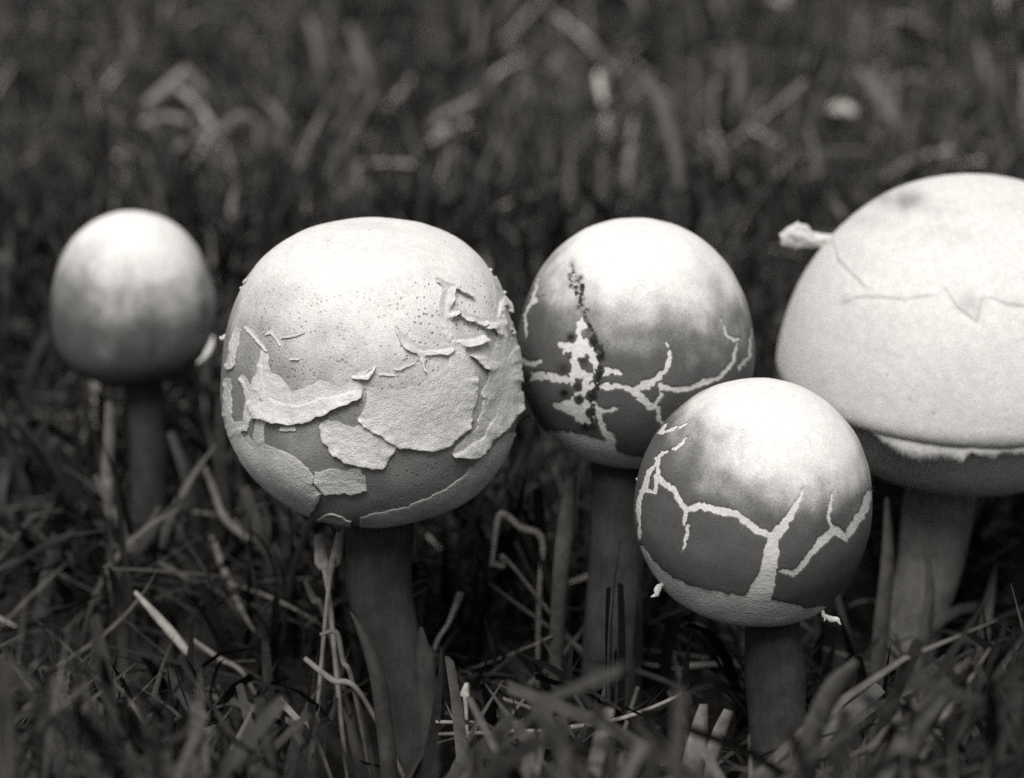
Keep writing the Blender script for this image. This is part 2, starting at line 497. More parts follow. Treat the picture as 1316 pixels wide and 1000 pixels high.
def catm1(y, m):
    n = len(y)
    if n == 2: return np.linspace(y[0], y[1], m)
    P = np.concatenate([[2 * y[0] - y[1]], y, [2 * y[-1] - y[-2]]])
    s = np.linspace(0, n - 1, m); i = np.minimum(s.astype(int), n - 2); t = s - i
    p0, p1, p2, p3 = P[i], P[i + 1], P[i + 2], P[i + 3]
    return 0.5 * (2 * p1 + (p2 - p0) * t + (2 * p0 - 5 * p1 + 4 * p2 - p3) * t ** 2 + (3 * p1 - p0 - 3 * p2 + p3) * t ** 3)

STEM_UP = 0.6 * math.tan(PITCH)

def stem(name, parent, path, depth, rad_px, lump=0.06, seed=0.0, depths=None):
    k = S0 * depth / D0
    depths = depths or [depth + STEM_UP * (y - path[0][1]) * k for x, y in path]
    P = [at(x, y, d) for (x, y), d in zip(path, depths)]
    last = P[-1].copy()
    if last[2] > -0.004:                                  # carry it into the soil
        dz = P[-1] - P[-2]; s = (last[2] + 0.006) / max(1e-6, -dz[2]) if dz[2] < 0 else 0
        P.append(last + dz * s if dz[2] < 0 and s < 3 else np.array([last[0], last[1], -0.006]))
        rad_px = list(rad_px) + [rad_px[-1] * 1.05]
    V, F = tube(P, np.array(rad_px) * k, 32, lump, seed)
    # lengthwise fibres
    o = mesh_obj(name, V, F, M_stem_shaded, parent, origin=P[0])
    return o, P

def ground_under(c): return np.array([c[0], c[1], 0.0])

def pale_fn(cap, dirp, lo, hi, nz=0.16, sc=3.0, seed=0.0, stains_darks=(), porous=None):
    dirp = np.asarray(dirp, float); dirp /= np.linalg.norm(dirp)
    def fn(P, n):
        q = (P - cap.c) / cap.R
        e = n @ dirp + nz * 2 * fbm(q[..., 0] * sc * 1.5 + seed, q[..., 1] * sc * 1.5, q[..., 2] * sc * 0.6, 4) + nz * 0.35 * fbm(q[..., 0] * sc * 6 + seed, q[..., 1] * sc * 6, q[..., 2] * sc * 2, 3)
        a = ss(lo, hi, e)  # paler where normals turn towards dirp, edge broken by noise
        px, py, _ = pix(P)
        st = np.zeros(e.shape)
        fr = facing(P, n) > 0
        for x, y, rx, ry, s in stains_darks:
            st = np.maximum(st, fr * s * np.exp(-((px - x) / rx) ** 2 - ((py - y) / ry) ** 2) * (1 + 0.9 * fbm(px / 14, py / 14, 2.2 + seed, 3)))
        out = {"pale": a, "stain_dark": np.clip(st, 0, 0.9)}
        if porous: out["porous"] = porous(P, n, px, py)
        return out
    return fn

# =================================================== mushroom with the flaking cap
def mushroom_flaking():
    prof = [(0, 197), (45, 193), (88, 184), (124, 163), (150, 132), (170, 92), (183, 46), (189, 0), (189, -45), (179, -88), (161, -122), (140, -146), (117, -160), (92, -164), (45, -160)]
    cap = Cap(478, 480, 0.600, prof, lump=0.020, seed=2.0)
    base = ground_under(at(530, 1010, 0.600))
    root = empty("mushroom", base)
    tag(root, "mushroom with a round cap whose skin peels off in large torn flakes", "mushroom")
    def porous(P, n, px, py):
        return ss(330, 400, py) * (0.55 + 0.45 * ss(470, 580, px + 40 * fbm(px / 30, py / 30, 1.0, 2))) * (1 - 0.5 * ss(520, 560, py))
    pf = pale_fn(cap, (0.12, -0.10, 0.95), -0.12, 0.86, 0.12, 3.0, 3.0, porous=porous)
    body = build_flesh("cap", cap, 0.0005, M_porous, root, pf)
    P = cap.grid(0.00020, front=100); n = cap.normals(P)
    px, py, _ = pix(P); fac = facing(P, n)
    def lay(fld): 
        f = -fld.sample(px, py)
        return np.minimum(f, (fac + 0.25) * 100)
    z4 = Z(300, 420, 5.0); z5 = Z(450, 340, 3.57); z1 = Z(270, 250, 2.223)
    def F(seed, warp=1.6, ws=9.0): return Field(270, 250, 690, 700, 1.0, warp * 1.25, ws * 1.3, seed, 0.12)
    flat = lambda P_, n_: {"pale": np.ones(P_.shape[:2]), "stain_dark": np.zeros(P_.shape[:2])}
    def lifted(low=0.0, up=0.0, reach=9.0, nz=0.6, side=0.0):
        """raises lower (low), upper (up) and side edges, metres"""
        def fn(P_, fe, fi, fj):
            g = np.sqrt(fi ** 2 + fj ** 2) + 1e-6
            s = -fi / g                                  # >0 near a lower edge (f falls going down)
            amp = low * np.clip(s, 0, 1) + up * np.clip(-s, 0, 1) + side * np.abs(fj / g)
            q = P_ / 0.006
            return amp * np.exp(-fe / reach) * np.clip(1 + nz * 2 * fbm(q[..., 0], q[..., 1], q[..., 2], 2), 0.1, 2.2)
        return fn
    flakes = []
    def flake(fld, thick=0.00035, low=0.0, up=0.0, reach=9.0, two=True, side=0.0, name="skin_flake"):
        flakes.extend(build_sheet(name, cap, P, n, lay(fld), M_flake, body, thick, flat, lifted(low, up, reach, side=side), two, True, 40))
    # wide crescent on the left
    flake(F(1).poly(z4((120, 330), (150, 270), (175, 150), (215, 160), (240, 280), (300, 310), (345, 380), (410, 400), (500, 380), (560, 340), (610, 370), (680, 380), (760, 350), (820, 335), (828, 450), (740, 490), (640, 525), (580, 565), (480, 605), (370, 620), (240, 595), (130, 572), (105, 530), (108, 430)))
          .stroke(z4((770, 320), (850, 320), (905, 255)), [14 / 2.5, 26 / 2.5, 6]), 0.00026, low=0.0011, up=-0.00022, reach=12)
    # large middle flake with the ridges that climb from it
    b = F(2, 1.3)
    b.poly(z5((80, 560), (150, 582), (230, 577), (320, 552), (400, 502), (450, 470), (455, 400), (520, 395), (545, 440), (575, 485), (588, 520), (580, 600), (560, 690), (545, 745), (500, 790), (450, 835), (370, 850), (300, 840), (220, 835), (180, 810), (140, 775), (60, 740), (35, 710), (75, 640)))
    b.stroke(z5((395, 60), (450, 110), (430, 190), (440, 270), (480, 345), (495, 400), (500, 450)), [4, 14, 15, 15, 16, 18, 20])
    b.stroke(z5((465, 100), (510, 130), (560, 155)), [5, 4, 2])
    b.stroke(z5((480, 350), (560, 345), (600, 330)), [18, 16, 15])
    b.stroke(z5((445, 235), (490, 215), (525, 240), (600, 268)), [9, 7, 10, 12])
    b.stroke(z5((210, 290), (265, 365), (330, 400), (400, 395), (460, 390)), [5, 13, 13, 12, 14])
    b.stroke(z5((315, 400), (335, 440), (343, 490)), [9, 6, 2])
    flake(b, 0.00026, low=0.0009, up=0.00008, reach=10)
    # right-hand flake
    c = F(3, 1.8)
    c.poly(z5((545, 425), (600, 372), (660, 385), (672, 330), (640, 300), (600, 290), (600, 255), (640, 240), (660, 180), (665, 120), (655, 60), (760, 60), (800, 350), (800, 640), (745, 690), (715, 740), (650, 795), (605, 860), (540, 872), (462, 876), (520, 792), (580, 742), (608, 660), (606, 590), (632, 530), (628, 495), (600, 480), (565, 445)))
    c.cut_poly(z5((690, 195), (715, 190), (735, 240), (745, 330), (725, 330), (700, 260)))
    c.cut_dots([(z5((622, 200))[0][0], z5((622, 200))[0][1], 3)])
    flake(c, 0.00028, low=0.0009, up=-0.00012, reach=9, side=0.0002)
    # the flake under the middle one
    flake(F(4).poly([(418, 535), (411, 547), (415, 566), (426, 585), (450, 594), (476, 600), (491, 601), (507, 582), (512, 566), (490, 556), (466, 545), (450, 546), (434, 540)]), 0.00022, low=0.0007, up=-0.0002, reach=9)
    # lower left flake running round the side
    e = F(5).poly([(280, 545), (312, 541), (318, 556), (326, 566), (342, 573), (369, 581), (391, 596), (403, 612), (402, 625), (411, 633), (388, 670), (360, 690), (310, 640), (280, 560)])
    e.stroke(z4((182, 590), (165, 690), (160, 790)), [15, 12, 12]); e.stroke(z4((60, 335), (95, 400), (102, 500), (85, 600), (62, 700)), [9, 10, 10, 9, 12])
    e.cut_dots([(316, 558, 4.5)])
    flake(e, 0.00022, up=-0.00012, low=0.0003, reach=8)
    flake(F(6).poly([(405, 605), (423, 603), (445, 604), (463, 600), (470, 614), (472, 629), (450, 634), (432, 632), (418, 634), (403, 619)]), 0.00022, low=0.0004, up=-0.00018, reach=8)
    flake(F(7, 0.8).poly([(404, 668), (416, 661), (428, 656), (438, 661), (452, 670), (448, 684), (405, 684)]), 0.0003, up=0.0010, reach=7)
    flake(F(8, 0.8).stroke([(412, 634), (402, 650), (390, 668)], [3, 6, 5]), 0.0003, low=0.0004, up=0.0003, reach=5)
    # pale lower edge of the cap
    flake(F(9, 1.6).poly([(462, 664), (478, 661), (500, 657), (522, 651), (549, 640), (575, 627), (594, 612), (604, 600), (625, 583), (652, 556), (668, 556), (660, 590), (625, 640), (560, 690), (462, 690)]), 0.00024, up=0.00005, reach=6)
    # scraps and ridges on the porous skin
    for s, (p_, w_) in enumerate([(z5((205, 480), (250, 465), (290, 455)), [3, 6, 4]), (z5((130, 505), (160, 497), (195, 505)), [3, 5, 3]), (z5((20, 512), (70, 490), (115, 462)), [3, 6, 3]),
            (z4((90, 5), (150, 70), (215, 155)), [4, 6, 3]), (z4((215, 60), (250, 28), (275, 70), (298, 125)), [2, 5, 4, 2]), (z4((310, 75), (350, 60), (400, 50), (455, 38)), [2, 5, 5, 3]), (z4((375, 205), (412, 205)), [4, 4]),
            (z4((315, 650), (375, 650)), [8, 9]), ([(305, 425), (301, 440), (296, 470)], [8, 12, 10]), ([(293, 490), (292, 530), (297, 556)], [10, 12, 10]), ([(310, 368), (316, 360), (322, 352)], [2, 5, 2])]):
        flake(F(20 + s, 1.2, 6).stroke(p_, w_), 0.00022, up=0.0, low=0.0002, reach=5)
    # torn bits standing out of the outline
    def scrap(x, y, d, L, wd, ang, parent=body, name="torn_scrap"):
        o = at(x, y, d); k = cap.k
        dr = RGT * math.cos(ang) + UPV * math.sin(ang); side = np.cross(dr, FWD)
        pts = [o - dr * L * k * 0.3, o + dr * L * k * 0.3, o + dr * L * k * 0.7 + side * wd * k * 0.3, o + dr * L * k]
        V, Fc = tube(pts, np.array([wd, wd * 0.9, wd * 0.7, wd * 0.3]) * k * 0.5, 8, 0.5, x, 5, 0.6)
        mesh_obj(name, V, Fc, M_flake, parent, origin=o)
    scrap(294, 433, 0.600, 12, 8, math.pi); scrap(628, 350, 0.600, 6, 5, 0.6); scrap(645, 378, 0.600, 6, 5, 0.3)
    scrap(650, 600 - 45, 0.600, 12, 13, -0.9); scrap(303, 560, 0.600, 8, 6, 3.6); scrap(314, 372, 0.6, 6, 5, 2.5)
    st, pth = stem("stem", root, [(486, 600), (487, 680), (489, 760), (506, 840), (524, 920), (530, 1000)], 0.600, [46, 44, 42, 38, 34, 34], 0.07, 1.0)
    # split outer layer on the stem
    k = cap.k
    V, Fc = sheath([(541, 806), (546, 850), (549, 900), (551, 950), (552, 1005)], [2, 13, 15, 15, 15], 0.600 - 34 * k)
    mesh_obj("torn_sheath", V, Fc, M_stem_shaded, root, origin=at(545, 850, 0.595))
    V, Fc = sheath([(472, 782), (480, 830), (492, 880), (502, 940), (508, 1005)], [2, 12, 16, 17, 17], 0.600 - 36 * k)
    return root

def sheath(path, half, depth):
    k = S0 * depth / D0
    rows = []
    m = 30
    xs = catm1(np.array([p[0] for p in path], float), m); ys = catm1(np.array([p[1] for p in path], float), m)
    hw = np.interp(np.linspace(0, 1, m), np.linspace(0, 1, len(half)), half)
    jag = fbm(np.arange(m) * 0.6, 0.3, 0.9, 2)
    for i in range(m):
        row = []
        for u in np.linspace(-1, 1, 7):
            w = hw[i] * (1 + 0.25 * jag[i] * (u > 0))
            dd = depth + STEM_UP * (ys[i] - 600) * k
            row.append(at(xs[i] + u * w, ys[i], dd + 0.55 * k * hw[i] * u * u))
        for u in np.linspace(1, -1, 7):
            w = hw[i] * (1 + 0.25 * jag[i] * (u > 0))
            row.append(at(xs[i] + u * w * 0.97, ys[i], depth + STEM_UP * (ys[i] - 600) * k + 0.55 * k * hw[i] * u * u + 0.0006))
        rows.append(row)
    V = np.array(rows); 
    return V.reshape(-1, 3), faces_ring(m, 14)

# =================================================== mushroom with the laddered crack (behind, middle)
def crack_back(seed):
    """cracks go on round the back of a cap as a coarse net"""
    def fn(P, cap):
        q = (P - cap.c) / cap.R
        r = np.abs(fbm(q[..., 0] * 1.6 + seed, q[..., 1] * 1.6, q[..., 2] * 1.6, 2))
        return r * 260 - 7.0
    return fn

def skin_caps(cap, root, body, fld, pf, cell=0.00022, thick=0.00019, tmax=0.9, seed=1.0, curl=0.00008):
    P = cap.grid(cell, front=102, tmax=tmax); n = cap.normals(P)
    px, py, _ = pix(P); fac = facing(P, n)
    f = fld.sample(px, py)
    fb = crack_back(seed)(P, cap)
    # below the rim no skin
    h = (P[..., 2] - cap.c[2]) / cap.R
    fb = np.minimum(fb, (h + 0.62) * 150)
    w = ss(0.02, 0.10, fac)
    f = f * w + fb * (1 - w)
    f = np.clip(f, -30, 30)
    def lift(P_, fe, fi, fj):
        q = P_ / 0.005
        return curl * np.exp(-fe / 3.0) * np.clip(0.6 + 1.6 * fbm(q[..., 0], q[..., 1], q[..., 2], 2), 0, 2)
    return build_sheet("skin_plate", cap, P, n, f, M_skin, body, thick, pf, lift, False, True, 5)

def mushroom_ladder():
    prof = [(0, 158), (40, 153), (75, 139), (105, 115), (128, 83), (143, 45), (151, 2), (150, -35), (141, -70), (126, -100), (106, -123), (82, -136), (40, -130)]
    cap = Cap(817, 441, 0.622, prof, lump=0.014, seed=5.0)
    root = empty("mushroom", ground_under(at(800, 950, 0.622)))
    tag(root, "mushroom with a cracked dark cap split by a ragged ladder-like crack", "mushroom")
    body = build_flesh("cap", cap, 0.0005, M_flesh, root)
    z = Z(650, 260, 2.778)
    f = Field(640, 250, 1010, 640, 1.0, 2.1, 6.5, 3.0)
    lad = Field(640, 250, 1010, 640, 1.0, 2.8, 6.0, 3.0, 0.5)
    dots_extra = []
    lad.poly(z((255, 425), (290, 435), (312, 490), (345, 520), (325, 560), (352, 590), (392, 588), (425, 610), (340, 622), (295, 640), (322, 680), (335, 740), (312, 782), (280, 795), (240, 765), (188, 742), (155, 710), (232, 700), (240, 662), (208, 642), (100, 632), (85, 602), (200, 610), (232, 590), (208, 540), (182, 485), (240, 505), (248, 470)))
    lad.stroke(z((238, 225), (252, 262), (262, 310), (272, 350), (282, 400), (275, 440)), [1, 5, 5, 3, 4, 12])
    rr_ = random.Random(4)
    for q in range(26):
        u = q / 25; bx_ = 236 + 46 * u; by_ = 232 + 185 * u
        dots_extra.append((bx_ + rr_.uniform(-13, 13), by_ + rr_.uniform(-5, 5), rr_.uniform(4.5, 7.5)))
    dots = [(288, 466, 11), (316, 498, 14), (342, 548, 15), (280, 567, 14), (208, 597, 15), (258, 654, 13), (330, 622, 12), (264, 702, 12), (305, 690, 14), (303, 745, 12), (234, 480, 11), (210, 680, 14), (285, 800, 12), (315, 800, 12), (300, 435, 8), (275, 365, 7), (283, 405, 6), (240, 300, 8), (262, 325, 7), (255, 275, 8), (300, 595, 8), (225, 545, 8), (268, 250, 6), (240, 250, 5)]
    zz = [(650 + x / 2.778, 260 + y / 2.778, r / 2.778) for x, y, r in dots]
    zz = [(x, y, r * 1.5) for x, y, r in zz]
    lad.cut_dots(zz + [(650 + x / 2.778, 260 + y / 2.778, r / 2.778) for x, y, r in dots_extra])
    f.d = np.minimum(f.d, lad.d)
    S = lambda pts, w: f.stroke(z(*pts), [a / 2.778 for a in w])
    S([(310, 655), (390, 655), (460, 668), (530, 638), (568, 600), (585, 550), (575, 500)], [26, 24, 22, 24, 18, 14, 6])
    S([(455, 665), (500, 712), (528, 732), (550, 700), (555, 650)], [24, 26, 20, 12, 14])
    S([(550, 655), (600, 668), (660, 660), (690, 645), (760, 622), (810, 572), (820, 500)], [16, 22, 24, 22, 22, 18, 10])
    S([(830, 490), (790, 482), (765, 412)], [12, 13, 6])
    S([(830, 590), (868, 552), (880, 430)], [14, 16, 8])
    S([(545, 730), (545, 760), (560, 790)], [16, 18, 14])
    S([(330, 745), (375, 742), (412, 722)], [14, 14, 6])
    S([(330, 740), (345, 800), (380, 850)], [24, 22, 30])
    S([(118, 270), (98, 345), (70, 400), (72, 485)], [6, 12, 9, 8]); S([(98, 350), (150, 330)], [10, 5])
    S([(60, 560), (105, 575), (128, 565)], [20, 26, 12]); S([(70, 640), (110, 615)], [10, 20])
    f.poly(z((95, 825), (200, 808), (280, 828), (340, 845), (385, 855), (405, 895), (480, 905), (520, 925), (520, 990), (300, 990), (180, 930), (110, 880)))
    pf = pale_fn(cap, (0.08, -0.06, 0.97), 0.14, 0.98, 0.10, 3.0, 5.0, stains_darks=[(728, 362, 16, 26, 0.2), (757, 400, 12, 40, 0.25)] + [(650 + x / 2.778, 260 + y / 2.778, r / 2.3, r / 2.3, 0.88) for x, y, r in [(238, 228, 9), (230, 262, 9), (268, 270, 10), (235, 300, 10), (272, 300, 8), (280, 345, 9), (262, 375, 8), (292, 385, 9), (285, 410, 9), (298, 440, 10), (318, 500, 14), (345, 550, 15), (282, 568, 14), (208, 597, 16), (258, 654, 13), (335, 622, 13), (305, 690, 14), (303, 745, 13), (234, 482, 12), (210, 682, 14), (264, 702, 11), (285, 800, 14), (318, 800, 14)]] + [(650 + (238 + 58 * u) / 2.778, 260 + (222 + 230 * u) / 2.778, 4.5, 7, 0.6) for u in np.linspace(0, 1, 9)])  # small dark spots set where the ladder has its pits
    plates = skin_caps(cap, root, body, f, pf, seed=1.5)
    P = cap.grid(0.00018, front=80, tmax=0.9); n = cap.normals(P); px, py, _ = pix(P)
    sc = Field(640, 250, 1010, 640, 1.0, 3.4, 5.0, 12.0, 0.5)
    sc.stroke(z((238, 215), (246, 260), (262, 305), (272, 350), (284, 400), (300, 440), (318, 495), (343, 545), (334, 610), (314, 690), (308, 745), (298, 800)), [w / 2.778 for w in (5, 30, 36, 18, 20, 20, 26, 30, 18, 26, 22, 28)])
    holes = []
    for q in range(90):
        u = rr_.random(); k_ = u * 11; i_ = int(k_); pth = [(238, 215), (246, 260), (262, 305), (272, 350), (284, 400), (300, 440), (318, 495), (343, 545), (334, 610), (314, 690), (308, 745), (298, 800)]
        bx_ = pth[i_][0] + (pth[min(i_ + 1, 11)][0] - pth[i_][0]) * (k_ - i_); by_ = pth[i_][1] + (pth[min(i_ + 1, 11)][1] - pth[i_][1]) * (k_ - i_)
        holes.append((650 + (bx_ + rr_.uniform(-14, 14)) / 2.778, 260 + by_ / 2.778, rr_.uniform(1.2, 2.8)))
    sc.cut_dots(holes)
    fs = np.clip(np.where(facing(P, n) > 0.1, -sc.sample(px, py), -20), -20, 20)
    build_sheet("scar", cap, P, n, fs, M_scar, body, 0.00030, pf, None, False, True, 14)
    stem("stem", root, [(795, 540), (795, 620), (793, 700), (789, 790), (786, 860)], 0.622, [37, 36, 36, 38, 40], 0.07, 4.0)

# =================================================== small mushroom in front
def mushroom_small():
    prof = [(0, 157), (40, 153), (75, 139), (103, 118), (126, 89), (143, 51), (150, 8), (151, -24), (146, -54), (136, -80), (124, -102), (110, -121), (92, -130), (68, -127), (40, -120)]
    cap = Cap(969, 645, 0.580, prof, lump=0.013, seed=9.0, tilt=(0.045, 0))
    root = empty("mushroom", ground_under(at(997, 1040, 0.580)))
    tag(root, "small dark-skinned mushroom with bright branching cracks and a pale rim", "mushroom")
    body = build_flesh("cap", cap, 0.0005, M_flesh, root)
    z = Z(790, 460, 2.0)
    f = Field(800, 460, 1140, 830, 1.0, 1.8, 6.0, 6.0)
    S = lambda pts, w: f.stroke(z(*pts), [a / 2.0 for a in w])
    S([(108, 305), (150, 335), (170, 370), (185, 390), (220, 380), (260, 390), (310, 400), (345, 425), (370, 445), (405, 458)], [16, 20, 14, 18, 24, 18, 20, 18, 20, 18])
    S([(405, 460), (430, 435), (460, 390), (485, 335)], [24, 26, 16, 6])
    S([(410, 455), (402, 500), (392, 560), (372, 612)], [26, 40, 44, 70])
    S([(425, 545), (460, 553), (490, 520), (530, 470), (565, 440), (592, 462), (612, 430), (640, 390), (655, 345)], [8, 14, 18, 22, 24, 20, 22, 22, 18])
    S([(562, 438), (548, 410), (556, 345)], [12, 10, 6])
    S([(185, 392), (178, 428)], [12, 8]); S([(190, 428), (182, 470), (175, 502)], [8, 12, 4])
    S([(110, 310), (115, 250), (160, 230), (192, 203)], [10, 10, 9, 5]); S([(116, 192), (150, 186), (186, 172)], [12, 9, 5])
    S([(118, 250), (92, 290), (75, 335), (62, 370), (66, 460)], [10, 12, 14, 14, 12]); S([(80, 340), (105, 345), (110, 310)], [12, 10, 12])
    S([(120, 190), (135, 165)], [12, 5])
    f.poly(z((20, 470), (75, 482), (110, 530), (160, 570), (220, 587), (300, 602), (370, 614), (440, 627), (500, 640), (560, 637), (610, 612), (650, 570), (690, 560), (690, 730), (0, 730)))
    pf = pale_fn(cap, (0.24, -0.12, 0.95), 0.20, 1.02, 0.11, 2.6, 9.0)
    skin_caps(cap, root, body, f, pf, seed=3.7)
    stem("stem", root, [(993, 740), (993, 810), (996, 870), (1000, 940), (1002, 1010)], 0.580, [37, 36, 40, 38, 36], 0.06, 8.0)
    k = cap.k
    for x, y, L, w, a, d in ((1068, 796, 14, 9, -0.5, 0.575), (1058, 790, 8, 6, -1.4, 0.574), (846, 757, 14, 9, -2.3, 0.577), (824, 617, 7, 6, 2.8, 0.580)):
        o = at(x, y, d); dr = RGT * math.cos(a) + UPV * math.sin(a); sd_ = np.cross(dr, FWD)
        V, Fc = tube([o - dr * L * k * .7, o, o + dr * L * k * .5 + sd_ * w * k * .3, o + dr * L * k], np.array([w * .5, w, w * .8, w * .2]) * k * .5, 8, 0.7, x, 5, 0.6)
        mesh_obj("torn_scrap", V, Fc, M_flake, root, origin=o)

# =================================================== large pale mushroom on the right
def mushroom_large():
    prof = [(0, 213), (60, 206), (110, 188), (155, 156), (190, 116), (214, 76), (229, 40), (238, 10), (243, -16), (244, -31), (241, -42), (234, -48), (216, -47), (180, -42), (120, -40), (50, -40)]
    cap = Cap(1245, 440, 0.660, prof, lump=0.008, seed=13.0, tilt=(0.0, 0.0))
    root = empty("mushroom", ground_under(at(1150, 870, 0.660)))
    tag(root, "largest mushroom with a smooth pale velvety cap and a hanging veil", "mushroom")
    z = Z(980, 200, 2.173)
    lines = [z((200, 245), (210, 290), (250, 330), (290, 370)), z((230, 412), (262, 396), (330, 396), (400, 402), (470, 390)), z((510, 372), (545, 425), (600, 466), (612, 400)), z((640, 398), (680, 415), (735, 422))]
    fl = [Field(980, 200, 1316 + 160, 660, 1.0, 0.8, 10.0, i * 2.0).stroke(l, [1, 2, 2, 1]) for i, l in enumerate(lines)]
    def relief(P, n):
        px, py, _ = pix(P); fac = facing(P, n)
        r = np.zeros(px.shape)
        for i, (g, l) in enumerate(zip(fl, lines)):
            d = np.maximum(g.sample(px, py), 0)
            ya = np.interp(px, [p[0] for p in sorted(l)], [p[1] for p in sorted(l)])
            above = ss(2, -2, py - ya)
            xa, xb = min(p[0] for p in l), max(p[0] for p in l)
            r += np.exp(-np.maximum(np.maximum(xa - px, px - xb), 0) / 5) * ( above * 0.00034 * np.exp(-d / 22) - (1 - above) * 0.00020 * np.exp(-d / 2.5))
        return np.where(fac > 0.05, r, 0) + 0.00007 * fbm(P[..., 0] * 900, P[..., 1] * 900, P[..., 2] * 900, 2)
    pf = pale_fn(cap, (-0.1, -0.1, 0.9), -0.75, 0.35, 0.22, 2.6, 4.0, stains_darks=[(1160, 258, 34, 16, 0.45), (1215, 300, 70, 24, 0.12), (1120, 430, 60, 40, 0.07), (1230, 490, 60, 50, 0.08), (1130, 285, 40, 12, 0.16), (1195, 272, 60, 16, 0.18), (1290, 265, 50, 12, 0.1), (1100, 330, 20, 30, 0.1), (1245, 390, 18, 14, 0.22), (1258, 402, 8, 8, 0.25), (1088, 388, 8, 6, 0.2), (1316, 392, 30, 6, 0.15), (1170, 513, 3, 3, 0.3)])
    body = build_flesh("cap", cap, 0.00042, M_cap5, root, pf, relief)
    # hanging veil under the rim
    vprof = [(218, -44), (213, -64), (200, -96), (176, -128), (144, -152), (105, -165), (60, -165), (40, -150)]
    v = Cap(1245, 440, 0.660, vprof, lump=0.01, seed=21.0)
    v.R = cap.R
    build_flesh("veil", v, 0.0008, M_veil, root)
    # torn edge of the rim: ragged flaps hanging from it
    k = cap.k
    P = cap.grid(0.0004, front=95); n = cap.normals(P)
    px, py, _ = pix(P)
    flat = lambda P_, n_: {"pale": np.ones(P_.shape[:2]), "stain_dark": np.zeros(P_.shape[:2])}
    rows = []
    r0 = 240
    th = np.radians(np.linspace(-42, 60, 220))
    # length of the flap along the rim, in pixels: deep from x 1115 to 1205, shallow beyond
    X = 1245 + r0 * np.sin(th)
    ln = np.interp(X, [1090, 1108, 1118, 1135, 1165, 1180, 1200, 1215, 1240, 1290, 1302, 1400], [2, 6, 15, 20, 17, 15, 20, 13, 11, 10, 15, 10])
    ln = ln * (1 + 0.75 * fbm(X / 9, 0.5, 0.2, 3))
    V = []
    for u, out in ((0, 1.0), (0.5, 2.2), (1, 3.0), (1, 1.6), (0.5, 0.4), (0, -1.5)):
        rr = (r0 - 3 + out + 2 * fbm(X / 20, 1.0, u, 2)) * k
        hh = (-40 - ln * u * 1.45) * k
        V.append(np.stack([rr * np.sin(th), -rr * np.cos(th), hh], -1) + cap.c)
    V = np.stack(V, 1)
    m = len(th); F = faces_ring(m, 6)
    mesh_obj("rim_flap", V.reshape(-1, 3), F, M_flake, body, origin=cap.c)
    # scrap of torn skin standing out from the left shoulder
    o = at(1062, 308, 0.655)
    pts = [at(1096, 322, 0.661), at(1070, 310, 0.660), at(1044, 308, 0.659), at(1022, 303, 0.658), at(1004, 309, 0.657)]
    Vv, Fc = tube(pts, np.array([9, 8, 9, 14, 7]) * k, 24, 0.9, 3.3, 14, 0.45)
    mesh_obj("torn_scrap", Vv, Fc, M_flake, body, origin=o)
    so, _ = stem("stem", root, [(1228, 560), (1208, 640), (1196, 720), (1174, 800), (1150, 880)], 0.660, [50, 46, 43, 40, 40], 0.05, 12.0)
    so.data.materials[0] = M_stem_lit  # lighter copy stands in for light that does not reach this stem

# =================================================== egg-shaped mushroom on the far left
def mushroom_egg():
    prof = [(0, 115), (28, 111), (53, 99), (74, 80), (91, 52), (102, 15), (105, -15), (104, -45), (98, -66), (84, -84), (62, -95), (30, -92)]
    cap = Cap(171, 385, 0.715, prof, lump=0.010, seed=17.0)
    root = empty("mushroom", ground_under(at(190, 770, 0.715)))
    tag(root, "egg-shaped mushroom with an unbroken cap, pale above and dark below", "mushroom")
    pf = pale_fn(cap, (0.1, -0.05, 1.0), -0.25, 1.15, 0.16, 2.8, 2.0, stains_darks=[(190, 460, 60, 30, 0.35)])  # one soft darker patch low on the cap
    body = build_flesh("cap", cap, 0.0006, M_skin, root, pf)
    k = cap.k
    V, Fc = tube([at(274, 432, 0.713), at(270, 447, 0.710), at(263, 459, 0.707), at(253, 468, 0.703)], np.array([1.5, 3.5, 4, 1.5]) * k, 8, 0.4, 1.0, 6, 0.6)
    mesh_obj("torn_scrap", V, Fc, M_flake, body, origin=at(270, 455, 0.70))
    stem("stem", root, [(180, 460), (188, 540), (192, 620), (190, 700), (188, 740)], 0.715, [26, 24, 24, 25, 27], 0.06, 15.0)

mushroom_egg(); mushroom_flaking(); mushroom_ladder(); mushroom_small(); mushroom_large()

# ------------------------------------------------------------------ grass
CAPS = [(171, 380, 112, 118, 0.715), (478, 477, 196, 204, 0.600), (817, 441, 158, 166, 0.622), (970, 645, 157, 165, 0.580), (1245, 430, 250, 225, 0.660)]
STEMS = [(165, 215, 480, 650, 0.71), (436, 565, 660, 1010, 0.595), (952, 1045, 790, 935, 0.575), (1150, 1255, 600, 800, 0.655), (758, 830, 590, 660, 0.62), (850, 950, 885, 985, 0.55), (420, 585, 900, 995, 0.55)]
STEMXY = [(at(x, y, d + 0.012)[0], at(x, y, d + 0.012)[1], r) for x, y, d, r in ((190, 700, .715, .006), (515, 880, .6, .008), (795, 740, .622, .008), (996, 900, .58, .008), (1175, 780, .66, .010))]

